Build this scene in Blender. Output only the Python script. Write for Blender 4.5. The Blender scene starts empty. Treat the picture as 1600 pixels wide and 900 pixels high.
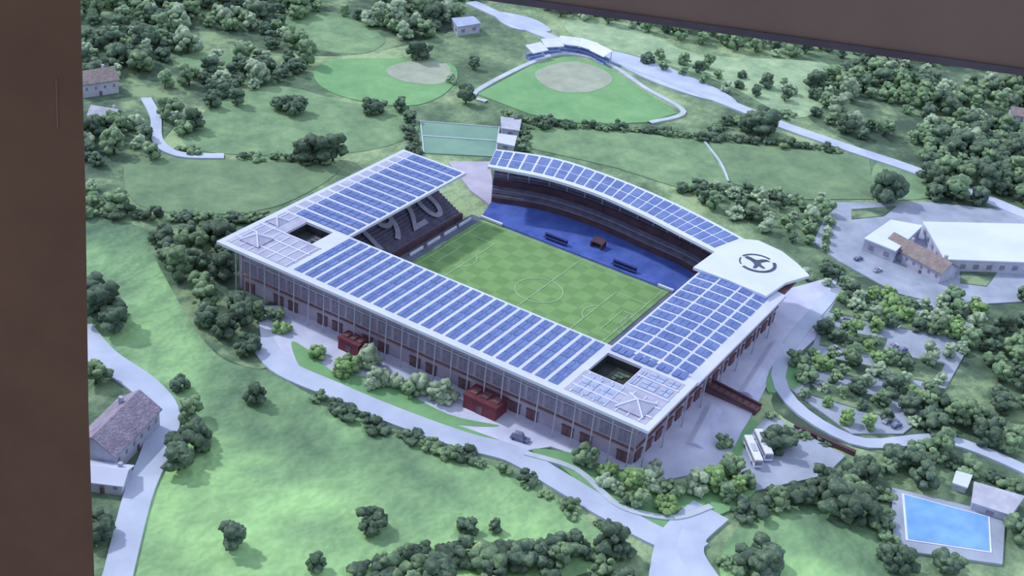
import bpy, bmesh, math, random
import numpy as np
from mathutils import Matrix, Vector
random.seed(7)
K=0.02
CAM=Vector((218.5,-398.1,260.1)); YAW,PIT,ROL=0.49544,1.04618,0.12280
F=2052.0; SX,SY=35.53,7.9
R=(Matrix.Rotation(YAW,3,'Z')@Matrix.Rotation(PIT,3,'X')@Matrix.Rotation(ROL,3,'Z'))
def ray(u,v): return R@Vector(((u-800-SX)/F,-(v-450-SY)/F,-1))
def G(u,v,z=0.0):
    d=ray(u,v); t=(z-CAM.z)/d.z; return CAM+d*t
FWD=Vector((-math.sin(YAW),math.cos(YAW),0)); RGT=Vector((math.cos(YAW),math.sin(YAW),0))
scene=bpy.context.scene; COL=scene.collection
try:
    scene.view_settings.view_transform='Standard'; scene.view_settings.look='None'
except Exception: pass
# ---------------------------------------------------------------- materials
def lin(c): return tuple(((x/255)/12.92 if x/255<=.04045 else ((x/255+.055)/1.055)**2.4) for x in c)+(1,)
MATS={}
def mat(name,c1,c2=None,scale=0.1,rough=.85,c3=None,bump=0,detail=6,metal=0,lo=.35,hi=.65,spec=.2,vary=0,grad=None,broad=0,nr=.6):
    if name in MATS: return MATS[name]
    m=bpy.data.materials.new(name); m.use_nodes=True; nt=m.node_tree; b=nt.nodes['Principled BSDF']
    b.inputs['Roughness'].default_value=rough; b.inputs['Metallic'].default_value=metal
    b.inputs['Specular IOR Level'].default_value=spec
    if c2 is None: c2=tuple(min(255,x*1.08+3) for x in c1)
    tc=nt.nodes.new('ShaderNodeTexCoord'); n=nt.nodes.new('ShaderNodeTexNoise')
    n.inputs['Scale'].default_value=scale; n.inputs['Detail'].default_value=detail; n.inputs['Roughness'].default_value=nr
    r=nt.nodes.new('ShaderNodeValToRGB'); e=r.color_ramp.elements
    e[0].position=lo; e[0].color=lin(c1); e[1].position=hi; e[1].color=lin(c2)
    if c3:
        q=r.color_ramp.elements.new((lo+hi)/2); q.color=lin(c3)
    nt.links.new(tc.outputs['Object'],n.inputs['Vector'])
    fac=n.outputs['Fac']
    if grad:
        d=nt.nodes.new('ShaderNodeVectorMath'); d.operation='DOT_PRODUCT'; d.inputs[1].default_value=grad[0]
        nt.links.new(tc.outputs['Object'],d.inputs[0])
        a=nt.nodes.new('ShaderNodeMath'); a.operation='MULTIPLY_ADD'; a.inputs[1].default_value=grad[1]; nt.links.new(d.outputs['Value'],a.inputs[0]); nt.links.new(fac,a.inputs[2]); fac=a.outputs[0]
    if broad:
        n3=nt.nodes.new('ShaderNodeTexNoise'); n3.inputs['Scale'].default_value=broad; n3.inputs['Detail'].default_value=3; nt.links.new(tc.outputs['Object'],n3.inputs['Vector'])
        a=nt.nodes.new('ShaderNodeMath'); a.operation='MULTIPLY_ADD'; a.inputs[1].default_value=1.1; nt.links.new(n3.outputs['Fac'],a.inputs[0]); nt.links.new(fac,a.inputs[2])
        s2=nt.nodes.new('ShaderNodeMath'); s2.operation='SUBTRACT'; s2.inputs[1].default_value=.55; nt.links.new(a.outputs[0],s2.inputs[0]); fac=s2.outputs[0]
    nt.links.new(fac,r.inputs['Fac'])
    out=r.outputs['Color']
    if vary:
        oi=nt.nodes.new('ShaderNodeObjectInfo'); mr=nt.nodes.new('ShaderNodeMapRange'); mr.inputs['To Min'].default_value=1-vary; mr.inputs['To Max'].default_value=1+vary
        hs=nt.nodes.new('ShaderNodeHueSaturation'); nt.links.new(oi.outputs['Random'],mr.inputs['Value']); nt.links.new(mr.outputs['Result'],hs.inputs['Value']); nt.links.new(out,hs.inputs['Color']); out=hs.outputs['Color']
    nt.links.new(out,b.inputs['Base Color'])
    if bump:
        bp=nt.nodes.new('ShaderNodeBump'); bp.inputs['Strength'].default_value=bump; bp.inputs['Distance'].default_value=1.0
        n2=nt.nodes.new('ShaderNodeTexNoise'); n2.inputs['Scale'].default_value=scale*4
        nt.links.new(tc.outputs['Object'],n2.inputs['Vector']); nt.links.new(n2.outputs['Fac'],bp.inputs['Height']); nt.links.new(bp.outputs['Normal'],b.inputs['Normal'])
    MATS[name]=m; return m
M_ground=mat('rough_grass',(88,112,94),(156,180,142),.05,c3=(118,144,116),bump=.2,detail=14,broad=.012,nr=.7)
M_floor=mat('shade_toned_floor',(72,92,82),(136,160,126),.1,c3=(96,120,100),detail=14,broad=.03,nr=.7)  # dark green holds painted shade under trees; also colours planting beds
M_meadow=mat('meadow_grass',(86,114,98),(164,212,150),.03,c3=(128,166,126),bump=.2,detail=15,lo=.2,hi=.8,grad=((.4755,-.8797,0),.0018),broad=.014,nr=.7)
M_field=mat('field_grass',(98,130,104),(138,170,132),.06,detail=14,nr=.7)
M_field2=mat('dry_field_grass',(96,124,102),(128,156,122),.06,detail=14,nr=.7)
M_ball=mat('sports_grass',(106,154,112),(130,176,128),.05,detail=12,nr=.7)
M_dirt=mat('infield_dirt',(148,160,150),(168,178,166),.1)
M_road=mat('pale_road',(168,180,212),(190,202,230),.05)
M_plaza=mat('pale_paving',(178,184,218),(206,212,240),.06,detail=10)
M_asph=mat('car_park_asphalt',(138,150,174),(168,178,204),.06,detail=10)
M_path=mat('pale_path',(172,186,204),(192,204,222),.1)
M_roof=mat('white_roof_deck',(192,200,232),(206,214,242),.05,rough=.6)
M_roofw=mat('white_canopy',(200,212,240),(212,222,246),.05,rough=.5)
M_deck=mat('corner_deck',(156,160,190),(178,182,210),.2)
M_soff=mat('brown_soffit',(112,86,96),(136,106,112),.2)
M_pan=mat('solar_glass',(76,100,166),(110,134,196),.2,rough=.4,spec=.3,lo=.3,hi=.7)
M_pan2=mat('solar_glass_pale',(148,162,204),(172,186,222),.3,rough=.4)
M_fac=mat('facade_cladding',(152,146,172),(178,172,198),.08)
M_fdark=mat('facade_opening',(98,78,92),(124,100,112),.3)
M_col=mat('pale_column',(164,168,196),(182,186,212),.2)
M_seat=mat('mauve_seats',(118,116,144),(138,136,162),.3)
M_seatd=mat('dark_seats',(92,90,116),(112,110,136),.3)
M_brown=mat('dark_brown_wall',(78,62,74),(98,76,88),.2)
M_hole=mat('painted_opening_shade',(42,44,52),(60,66,68),.2)  # dark colour painting the shade inside roof openings and tunnel mouth
M_white=mat('white_paint',(212,220,244),(224,230,252),.2)
M_goal=mat('goal_paint',(176,190,196),(190,202,210),.2)
M_line=mat('faded_line_paint',(160,192,156),(176,204,170),.2)
M_let=mat('pale_lettering',(140,140,168),(162,162,188),.4,detail=10)
M_blue=mat('blue_surround',(66,90,170),(86,110,192),.15)
M_blued=mat('dark_blue',(50,62,120),(60,74,134),.2)
M_red=mat('dark_red_cladding',(104,56,70),(124,68,82),.2)
M_redd=mat('brown_red_ramp',(104,78,86),(124,94,100),.2)
M_crest=mat('crest_ink',(70,76,102),(88,94,122),.3)
M_win=mat('window_glass',(122,120,150),(144,142,170),.5,rough=.3)
M_tile=mat('roof_tile',(132,126,152),(162,154,180),.3,bump=.3)
M_tileb=mat('brown_roof_tile',(134,124,130),(154,144,146),.3,bump=.3)
M_wallh=mat('house_wall',(166,170,194),(188,192,214),.2)
M_pool=mat('pool_water',(108,158,222),(130,180,234),.15,rough=.3)
M_car=mat('car_paint_silver',(170,176,198),(190,196,216),.5,rough=.4)
M_cardk=mat('car_paint_dark',(84,90,114),(104,110,134),.5,rough=.4)
M_carbl=mat('car_paint_blue',(88,104,148),(106,122,168),.5,rough=.4)
M_tyre=mat('tyre_rubber',(46,46,54),(58,58,66),.5)
M_trunk=mat('tree_bark',(76,68,68),(96,86,82),.6)
M_l1=mat('dark_foliage',(54,72,70),(120,144,116),.45,c3=(82,102,90),detail=12,vary=.2,nr=.75)
M_l2=mat('mid_foliage',(76,100,86),(156,182,136),.45,c3=(108,134,108),detail=12,vary=.2,nr=.75)
M_l3=mat('pale_foliage',(108,130,122),(188,206,176),.45,c3=(144,166,144),detail=12,vary=.14,nr=.75)
M_l4=mat('green_foliage',(86,118,84),(164,196,130),.45,c3=(120,152,104),detail=12,vary=.14,nr=.75)
M_wall=mat('dark_brown_plaster',(77,57,45),(85,63,50),.05)
M_wall2=mat('grey_brown_panel',(91,77,71),(98,83,77),.05)
M_trim=mat('dark_screen_border',(62,56,66),(72,66,76),.1)
def checker_mat():
    m=bpy.data.materials.new('pitch_grass'); m.use_nodes=True; nt=m.node_tree; b=nt.nodes['Principled BSDF']; b.inputs['Roughness'].default_value=.9
    tc=nt.nodes.new('ShaderNodeTexCoord'); c=nt.nodes.new('ShaderNodeTexChecker'); c.inputs['Scale'].default_value=1/6.2
    c.inputs['Color1'].default_value=lin((122,162,110)); c.inputs['Color2'].default_value=lin((134,174,118))
    mp=nt.nodes.new('ShaderNodeMapping'); mp.inputs['Location'].default_value=(1,1,.31)
    mx=nt.nodes.new('ShaderNodeMixRGB'); mx.blend_type='MULTIPLY'; mx.inputs[0].default_value=.3
    n=nt.nodes.new('ShaderNodeTexNoise'); n.inputs['Scale'].default_value=.15; n.inputs['Detail'].default_value=10
    nt.links.new(tc.outputs['Object'],mp.inputs['Vector']); nt.links.new(mp.outputs['Vector'],c.inputs['Vector']); nt.links.new(tc.outputs['Object'],n.inputs['Vector'])
    nt.links.new(c.outputs['Color'],mx.inputs[1]); nt.links.new(n.outputs['Fac'],mx.inputs[2]); nt.links.new(mx.outputs[0],b.inputs['Base Color'])
    b.inputs['Specular IOR Level'].default_value=.1
    return m
M_pitch=checker_mat()
# ---------------------------------------------------------------- mesh helpers
class MB:
    def __init__(s): s.v=[]; s.f=[]; s.m=[]; s.mats=[]
    def mi(s,m):
        if m not in s.mats: s.mats.append(m)
        return s.mats.index(m)
    def face(s,pts,m):
        b=len(s.v); s.v+= [tuple(p) for p in pts]; s.f.append(tuple(range(b,b+len(pts)))); s.m.append(s.mi(m))
    def box(s,x0,x1,y0,y1,z0,z1,m):
        s.prism([(x0,y0),(x1,y0),(x1,y1),(x0,y1)],z0,z1,m)
    def prism(s,poly,z0,z1,m,mtop=None):
        poly=[(p[0],p[1]) for p in poly]
        a=sum(poly[i][0]*poly[(i+1)%len(poly)][1]-poly[(i+1)%len(poly)][0]*poly[i][1] for i in range(len(poly)))
        if a<0: poly=poly[::-1]
        n=len(poly); b=len(s.v)
        s.v+=[(x,y,z0) for x,y in poly]+[(x,y,z1) for x,y in poly]
        k=s.mi(m); kt=s.mi(mtop or m)
        s.f.append(tuple(range(b+n-1,b-1,-1))); s.m.append(k)
        s.f.append(tuple(range(b+n,b+2*n))); s.m.append(kt)
        for i in range(n):
            j=(i+1)%n; s.f.append((b+i,b+j,b+n+j,b+n+i)); s.m.append(k)
    def hexa(s,b4,t4,m):
        b=len(s.v); s.v+=[tuple(p) for p in b4]+[tuple(p) for p in t4]; k=s.mi(m)
        for f in [(3,2,1,0),(4,5,6,7),(0,1,5,4),(1,2,6,5),(2,3,7,6),(3,0,4,7)]:
            s.f.append(tuple(b+i for i in f)); s.m.append(k)
    def beam(s,a,c,w,m):
        a=Vector(a);c=Vector(c); d=(c-a).normalized(); up=Vector((0,0,1)) if abs(d.z)<.9 else Vector((1,0,0))
        x=d.cross(up).normalized()*w/2; y=d.cross(x).normalized()*w/2
        s.hexa([a-x-y,a+x-y,a+x+y,a-x+y],[c-x-y,c+x-y,c+x+y,c-x+y],m)
    def data(s,name):
        me=bpy.data.meshes.new(name); me.from_pydata(s.v,[],s.f)
        for m in s.mats: me.materials.append(m)
        me.polygons.foreach_set('material_index',s.m)
        bm=bmesh.new(); bm.from_mesh(me); bmesh.ops.recalc_face_normals(bm,faces=bm.faces); bm.to_mesh(me); bm.free()
        me.update(); return me
TOPS=[]
def thing(name,label,cat,data,loc=(0,0,0),rotz=0,group=None,kind=None):
    o=bpy.data.objects.new(name,data); COL.objects.link(o); o.location=loc; o.rotation_euler=(0,0,rotz)
    if kind=='structure': o['kind']=kind
    else:
        o['label']=label; o['category']=cat
        if kind: o['kind']=kind
    if label and kind=='structure': o['label']=label
    if group: o['group']=group
    TOPS.append(o); return o
def top_mb(name,label,cat,mb,group=None,kind=None):
    xs=[v[0] for v in mb.v]; ys=[v[1] for v in mb.v]; zs=[v[2] for v in mb.v]
    c=((min(xs)+max(xs))/2,(min(ys)+max(ys))/2,max(0,min(zs)))
    mb.v=[(v[0]-c[0],v[1]-c[1],v[2]-c[2]) for v in mb.v]
    return thing(name,label,cat,mb.data(name),c,0,group,kind)
def part(parent,name,data,loc=(0,0,0),label=None,rot=None):
    o=bpy.data.objects.new(name,data); COL.objects.link(o); o.parent=parent; o.location=loc
    if rot is not None: o.rotation_euler=rot
    if label: o['label']=label
    return o
def smooth(pts,n=6,closed=True):
    P=[Vector(p) for p in pts]; out=[]; N=len(P)
    rng=range(N) if closed else range(N-1)
    for i in rng:
        if closed: a,b,c,d=P[i-1],P[i],P[(i+1)%N],P[(i+2)%N]
        else: a,b,c,d=P[max(i-1,0)],P[i],P[i+1],P[min(i+2,N-1)]
        for k in range(n):
            t=k/n
            out.append(.5*((2*b)+(c-a)*t+(2*a-5*b+4*c-d)*t*t+(3*b-a-3*c+d)*t**3))
    if not closed: out.append(P[-1])
    return out
ZC=[0]
def zu():
    ZC[0]+=1; return ZC[0]*.012
def patch(name,label,cat,px,m,z=.15,sm=True,group=None):
    pts=[G(*p).to_2d() for p in px]
    if sm: pts=smooth(pts,5)
    mb=MB(); mb.prism(pts,0.0,z+zu(),m); return top_mb(name,label,cat,mb,group)
ROADPTS=[]
def road(name,label,px,w,m,z=.6,cat='road',group=None):
    z+=zu()
    pts=smooth([G(*p).to_2d() for p in px],6,False); mb=MB(); L=[];Rr=[]
    for i,p in enumerate(pts):
        d=(pts[min(i+1,len(pts)-1)]-pts[max(i-1,0)]).normalized(); n=Vector((-d.y,d.x))
        ww=w if not isinstance(w,(list,tuple)) else w[0]+(w[1]-w[0])*i/(len(pts)-1)
        L.append(p+n*ww/2); Rr.append(p-n*ww/2)
        if group=='roads' and i: ROADPTS.append((pts[i-1],p,ww/2))
    n=len(pts); mb.v=[(*q,z) for q in L]+[(*q,z) for q in Rr]+[(*q,0) for q in L]+[(*q,0) for q in Rr]; mb.mi(m)
    for i in range(n-1):
        mb.f+=[(i,n+i,n+i+1,i+1),(i,i+1,2*n+i+1,2*n+i),(n+i,3*n+i,3*n+i+1,n+i+1)]; mb.m+=[0,0,0]
    return top_mb(name,label,cat,mb,group)
# ---------------------------------------------------------------- ground
mb=MB()
g=[CAM.to_2d()+FWD.to_2d()*a+RGT.to_2d()*b for a,b in [(215,-420),(215,420),(1300,700),(1300,-900)]]
mb.prism(g,-2,0,M_ground); thing('ground','rough green grassland around the stadium','ground',mb.data('ground'),kind='structure')
patch('shade_toned_floor','ground beneath the woodland trees darkened as painted shade','undergrowth',[(60,-40),(760,-40),(720,40),(560,85),(400,90),(320,150),(230,250),(180,340),(100,345)],M_floor,.05,True)  # dark patches paint the shade on the ground between trees
patch('shade_toned_floor','ground beneath hillside trees darkened as painted shade','undergrowth',[(1250,95),(1700,120),(1700,340),(1450,312),(1350,235),(1260,180)],M_floor,.05,True)
patch('shade_toned_floor','ground in front of the stadium corner darkened as painted shade','undergrowth',[(235,365),(345,372),(420,430),(430,565),(350,560),(290,490)],M_floor,.3,True)
patch('shade_toned_floor','planted ground around the car park','undergrowth',[(1230,440),(1420,440),(1620,480),(1640,760),(1480,720),(1340,700),(1210,640),(1230,560)],M_floor,.1,True)
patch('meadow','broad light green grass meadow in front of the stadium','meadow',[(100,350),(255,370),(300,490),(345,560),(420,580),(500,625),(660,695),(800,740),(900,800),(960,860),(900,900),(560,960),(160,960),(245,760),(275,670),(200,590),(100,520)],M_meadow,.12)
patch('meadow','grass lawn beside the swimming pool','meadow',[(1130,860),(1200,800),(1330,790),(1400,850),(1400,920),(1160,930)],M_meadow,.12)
patch('grass_field','hilly pasture edged with dark trees','field',[(285,215),(335,165),(430,135),(540,160),(645,185),(640,215),(540,240),(340,240)],M_field)
patch('grass_field','dull green field behind the stadium corner','field',[(200,255),(300,248),(450,255),(530,265),(440,320),(330,335),(215,320)],M_field2)
patch('grass_field','small pale clearing among woods','field',[(270,95),(330,80),(400,95),(390,110),(300,112)],M_field)
patch('grass_field','pale clearing on the wooded hillside','field',[(440,30),(520,20),(600,60),(560,85),(470,70)],M_field)
patch('training_field','mown training field behind the main stand','field',[(822,198),(960,205),(1100,220),(1140,288),(1060,294),(960,262),(828,232)],M_field,.2,False)
patch('training_field','darker mown field beside training field','field',[(1106,221),(1358,245),(1364,312),(1250,312),(1145,288)],M_field2,.2,False)
patch('grass_field','grass strip beside the country road','field',[(1370,255),(1430,275),(1470,305),(1370,310)],M_field,.15)
patch('grass_field','bright grass slope near the hillside road','field',[(890,30),(1000,45),(1090,85),(1290,100),(1300,150),(1240,185),(1130,130),(1000,90),(900,60)],mat('pale_slope_grass',(124,154,130),(172,198,162),.06,detail=14,nr=.7),.15)
patch('softball_outfield','bright green ball field with rounded outline','sports field',[(490,112),(520,95),(600,92),(695,98),(715,120),(690,150),(640,166),(560,158),(505,138)],M_ball,.2)
patch('dirt_infield','pale dirt infield on the smaller ball field','sports field',[(607,106),(650,96),(695,100),(704,115),(690,132),(640,130),(610,120)],M_dirt,.3)
patch('baseball_outfield','bright green baseball field behind the stadium','sports field',[(745,148),(830,103),(885,88),(945,103),(1058,178),(1010,192),(920,196),(830,180)],M_ball,.25,False)
patch('dirt_infield','pale oval dirt infield on the baseball field','sports field',[(835,118),(860,103),(900,98),(945,112),(955,130),(920,145),(865,142)],M_dirt,.35)
road('boundary_path','pale boundary track round the baseball field',[(1015,193),(1068,176),(1010,140),(948,100),(885,85),(828,100),(742,146),(760,160)],3,M_path,.6,'path')
patch('training_court','blue green fenced court with white lines','sports field',[(655,190),(782,200),(775,246),(660,240)],mat('court_surface',(112,150,142),(128,164,152),.05),.25,False)
road('court_line','white line across the court',[(660,214),(778,222)],.8,M_path,.6,'marking')
for a,b in [((657,190),(662,240)),((655,191),(782,201)),((780,200),(774,246))]: road('court_line','white line across the court',[a,b],.6,M_path,.6,'marking')
road('training_line','pale worn line across the training field',[(1100,222),(1125,255),(1138,285)],1.2,M_path,.5,'path')
# roads
road('country_road','narrow pale track winding down from the woods',[(228,155),(243,185),(247,222),(280,243),(350,246)],5,M_road,group='roads')
road('country_road','pale lane curving past the stone house',[(120,515),(160,560),(225,605),(258,650),(243,710),(215,780),(180,920)],[11,8],M_road,group='roads')
road('country_road','pale hillside road crossing behind the stadium',[(735,5),(860,60),(1000,110),(1130,160),(1230,200),(1340,238),(1440,272),(1620,345)],9,M_road,group='roads')
patch('forecourt','pale paved forecourt near the baseball field','paving',[(930,78),(1010,95),(1120,140),(1150,165),(1080,150),(1000,120)],M_road,.4)
patch('forecourt','pale paved yard by the hillside road','paving',[(770,20),(830,30),(860,50),(800,45)],M_road,.4)
road('access_road','pale curving access road in front of the stadium',[(405,530),(440,575),(520,612),(610,650),(720,690),(800,712),(870,752),(950,800),(1050,850),(1090,840)],9,M_road,group='roads')
road('access_road','pale junction road running out of the meadow',[(1110,800),(1060,850),(1045,930)],13,M_road,group='roads')
road('access_road','pale road beside the garden hedges',[(1085,835),(1080,870),(1120,930)],8,M_road,group='roads')
road('access_road','pale road leading past the car park',[(1300,460),(1215,590),(1330,690),(1480,690),(1620,745)],5.5,M_road,group='roads')
road('garden_path','thin white path curving through the lawn',[(820,712),(900,738),(960,790),(1010,808),(1060,812),(1110,795)],2.2,M_path,.9,'path')
patch('plaza','pale paved plaza along the long facade','plaza',[(408,530),(400,480),(600,480),(1000,650),(1060,742),(960,735),(860,700),(790,712),(700,682),(600,645),(520,610),(440,568)],M_plaza,.25,False)
patch('plaza','pale lilac paving beside the end stand','plaza',[(1225,455),(1310,432),(1285,520),(1200,600),(1130,735),(1040,752),(990,700),(1100,560)],M_plaza,.25,False)
patch('lawn','green lawn by the stadium corner','lawn',[(830,705),(900,712),(960,738),(1100,760),(1170,660),(1190,690),(1180,770),(1110,812),(1010,830),(940,790),(880,735)],M_ball,.35)
patch('lawn','narrow green bed beside the plaza','lawn',[(455,540),(475,545),(530,590),(640,640),(790,695),(700,680),(560,630),(480,590)],M_ball,.35)
patch('lawn','curved green bed on the pale plaza','lawn',[(540,590),(600,600),(700,650),(780,668),(700,664),(600,632)],M_ball,.35)
patch('lawn','green verge by the ramp','lawn',[(1205,575),(1235,560),(1255,600),(1200,615)],M_ball,.35)
patch('bus_park','pale asphalt bus parking area','parking',[(1165,690),(1200,650),(1320,715),(1290,745),(1180,770),(1150,745)],M_asph,.4,False)
patch('car_park','grey asphalt car park dotted with trees','parking',[(1300,445),(1400,470),(1520,470),(1515,540),(1460,640),(1410,680),(1330,680),(1220,600),(1270,540)],M_asph,.2,False)
patch('car_park','large pale asphalt yard around the white hall','parking',[(1300,318),(1450,318),(1620,335),(1650,470),(1480,480),(1400,460),(1310,410),(1270,380)],M_asph,.22,False)
for px in ([(1310,465),(1400,485),(1385,512),(1295,490)],[(1420,490),(1510,500),(1495,530),(1405,515)],[(1285,515),(1385,532),(1375,560),(1280,542)],[(1265,595),(1390,628),(1385,655),(1265,620)],[(1390,555),(1475,572),(1460,602),(1380,585)],[(1280,560),(1360,575),(1350,595),(1275,580)],[(1330,330),(1400,325),(1380,340),(1330,345)],[(1500,425),(1560,425),(1540,450),(1500,445)]):
    patch('planting_island','green planted strip between parking bays','planting',px,M_floor,.5,False,'parking islands')
patch('pavement','pale paving between the two stands','pavement',[(700,255),(765,255),(775,330),(735,300)],mat('pink_paving',(168,166,192),(186,184,208),.1),.3,False)
# ---------------------------------------------------------------- stadium
ST=bpy.data.objects.new('stadium',None); COL.objects.link(ST); TOPS.append(ST)
ST['label']='large rectangular football stadium with solar panelled white roofs'; ST['category']='stadium'
X0,X1,Y0,YL,YR=-86.7,94.6,-83.5,31.2,51.2; XI0,XI1,YI0=-53.4,61.4,-47.3; H=21.3
TH=1.1
def panel_bay(parent,x0,x1,y0,y1,z,nx,ny,m=M_pan,lab=None,gx=.3,gy=.3):
    mb=MB(); w=(x1-x0); h=(y1-y0)
    for i in range(nx):
        for j in range(ny):
            mb.box(-w/2+w*i/nx+gx/2,-w/2+w*(i+1)/nx-gx/2,-h/2+h*j/ny+gy/2,-h/2+h*(j+1)/ny-gy/2,0,.25,m)
    return part(parent,'solar_panel',mb.data('solar_panel'),((x0+x1)/2,(y0+y1)/2,z),lab)
mb=MB(); Z0,Z1=H-TH,H
hw=(-73,-60,-62,-49); hs=(62.5,76,-66,-52)
mb.box(-58,62.5,Y0,YI0,Z0,Z1,M_roof)
mb.box(X0,hw[0],Y0,YI0,Z0,Z1,M_roof); mb.box(hw[1],-58,Y0,YI0,Z0,Z1,M_roof)
mb.box(hw[0],hw[1],Y0,hw[2],Z0,Z1,M_roof); mb.box(hw[0],hw[1],hw[3],YI0,Z0,Z1,M_roof)
mb.box(hs[1],X1,Y0,YI0,Z0,Z1,M_roof); mb.box(hs[0],hs[1],Y0,hs[2],Z0,Z1,M_roof); mb.box(hs[0],hs[1],hs[3],YI0,Z0,Z1,M_roof)
front=part(ST,'roof',mb.data('roof'),label='white flat roof over the long front stand')
n=22; xa,xb=-53,60; bw=(xb-xa)/n
for i in range(n):
    panel_bay(front,xa+i*bw+.65,xa+(i+1)*bw-.65,Y0+3.0,YI0-1.2,H,2,6)
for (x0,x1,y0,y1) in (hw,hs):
    mb=MB(); mb.box(x0,x1,y0,y1,16.8,17.1,M_hole)  # dark liner added so the roof opening reads as shaded
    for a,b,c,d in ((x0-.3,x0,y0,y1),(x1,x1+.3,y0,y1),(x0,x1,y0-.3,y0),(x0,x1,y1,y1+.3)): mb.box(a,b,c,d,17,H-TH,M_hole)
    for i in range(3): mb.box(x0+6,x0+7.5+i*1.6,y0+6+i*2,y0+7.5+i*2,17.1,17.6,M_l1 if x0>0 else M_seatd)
    part(front,'well_shade',mb.data('well_shade'),label='recessed roof opening lined dark as painted shade')
mb=MB(); mb.box(X0+2.5,hw[0]-.5,Y0+2.5,YI0-1,H,H+.12,M_deck); mb.box(hw[0]-.5,-55,Y0+2.5,hw[2]-.5,H,H+.12,M_deck)
for i in range(7):
    x=X0+4+i*4.4; mb.box(x,x+.5,Y0+2.5,hw[2]-1 if x>hw[0]-1 else YI0-1,H+.1,H+.35,M_roof)
for y in (-76,-69,-62.5): mb.box(X0+2.5,-55,y,y+.7,H+.1,H+.4,M_roof)
part(front,'roof_trellis',mb.data('roof_trellis'),label='pale slatted deck over roof corner')
mb=MB(); mb.box(62,X1-2.5,Y0+2.5,hs[2]-.5,H,H+.12,M_deck); mb.box(hs[1]+.3,X1-2.5,hs[2]-.5,-52,H,H+.12,M_deck)
for i in range(7):
    x=64+i*4.2; mb.box(x,x+.5,Y0+2.5,hs[2]-1,H+.1,H+.35,M_roof)
for y in (-77,-71,-65,-58): mb.box(63 if y<-66 else 77,X1-2.5,y,y+.7,H+.1,H+.4,M_roof)
part(front,'roof_trellis',mb.data('roof_trellis'),label='pale slatted deck over roof corner')
def pyramid(cx,cy,s,h):
    mb=MB(); z=H+.45; c=[(cx-s,cy-s,z),(cx+s,cy-s,z),(cx+s,cy+s,z),(cx-s,cy+s,z)]; a=(cx,cy,z+h)
    for i in range(4): mb.face([c[i],c[(i+1)%4],a],M_deck); mb.beam(c[i],a,.5,M_roofw)
    part(front,'roof_lantern',mb.data('roof_lantern'),label='low white pyramid roof lantern')
pyramid(-76.5,-73,4.5,2.2); pyramid(85,-74,5,2.4); pyramid(-81,-57,3,1.6)
for (a,b,c,d) in [(80,86,-63.5,-58.5),(87,91,-63.5,-58.5),(80,86,-57,-53),(87,91,-57,-53),(77,79,-64,-54),(64,70,-80,-68),(71,77,-80,-68)]:
    panel_bay(front,a,b,c,d,H+.12,2,2,M_pan2,'pale solar panel by the roof opening')
mb=MB(); mb.box(X0,XI0,YI0,YL,Z0,Z1,M_roof)
left=part(ST,'roof',mb.data('roof'),label='white flat roof over the numbered end stand')
n=12; bw=(YL-1-(YI0-.5))/n
for i in range(n):
    y=YI0-.5+i*bw; panel_bay(left,X0+6.5,XI0-1.2,y+.75,y+bw-.75,H+.1,7,2)
    mb=MB(); mb.box(X0+2,X0+5.4,y+.9,y+bw-.9,H,H+.15,M_deck); part(left,'roof_louvre',mb.data('roof_louvre'))
mb=MB(); YRR=30
segs=[(XI1,H-.0),(70,H+.5),(80,H+.5),(88,H-.1),(X1,H-.9)]
for i in range(4):
    (a,za),(b,zb)=segs[i],segs[i+1]
    mb.hexa([(a,YI0,za-TH),(b,YI0,zb-TH),(b,YRR,zb-TH),(a,YRR,za-TH)],[(a,YI0,za),(b,YI0,zb),(b,YRR,zb),(a,YRR,za)],M_roof)
right=part(ST,'roof',mb.data('roof'),label='gently arched white roof over the end stand')
def zr(x):
    for i in range(4):
        (a,za),(b,zb)=segs[i],segs[i+1]
        if a<=x<=b: return za+(zb-za)*(x-a)/(b-a)
    return H
n=13; ys=-51.0; bw=(YRR-1-ys)/n
for i in range(n):
    y=ys+i*bw
    for (a,b,k) in [(62.3,70.0,3),(70.9,78.8,3),(79.7,84.6,2),(85.6,90.5,2)]:
        mb=MB()
        for q in range(k):
            xa_=a+(b-a)*q/k+.15; xb_=a+(b-a)*(q+1)/k-.15; za,zb=zr(xa_)+.05,zr(xb_)+.05
            y0_,y1_=y+.7,y+bw-.7
            if y0_<YI0: za,zb=H+.3,H+.3
            mb.hexa([(xa_,y0_,za),(xb_,y0_,zb),(xb_,y1_,zb),(xa_,y1_,za)],[(xa_,y0_,za+.25),(xb_,y0_,zb+.25),(xb_,y1_,zb+.25),(xa_,y1_,za+.25)],M_pan)
        part(right,'solar_panel',mb.data('solar_panel'))
ZF=22.5
inner=smooth([G(*p,ZF) for p in [(762,260),(850,277),(930,302),(1000,333),(1060,364),(1118,394)]],6,False)
outer=smooth([G(*p,ZF) for p in [(775,233),(868,247),(955,275),(1035,308),(1105,342),(1168,376)]],6,False)
mb=MB(); N=len(inner)
for i in range(N-1):
    q=[inner[i],inner[i+1],outer[i+1],outer[i]]
    mb.hexa([p-Vector((0,0,1.2)) for p in q],q,M_roofw)
far=part(ST,'roof',mb.data('roof'),label='curved white roof over the far long stand')
nb=26
def samp(P,t):
    f=t*(len(P)-1); i=min(int(f),len(P)-2); return P[i].lerp(P[i+1],f-i)
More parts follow.
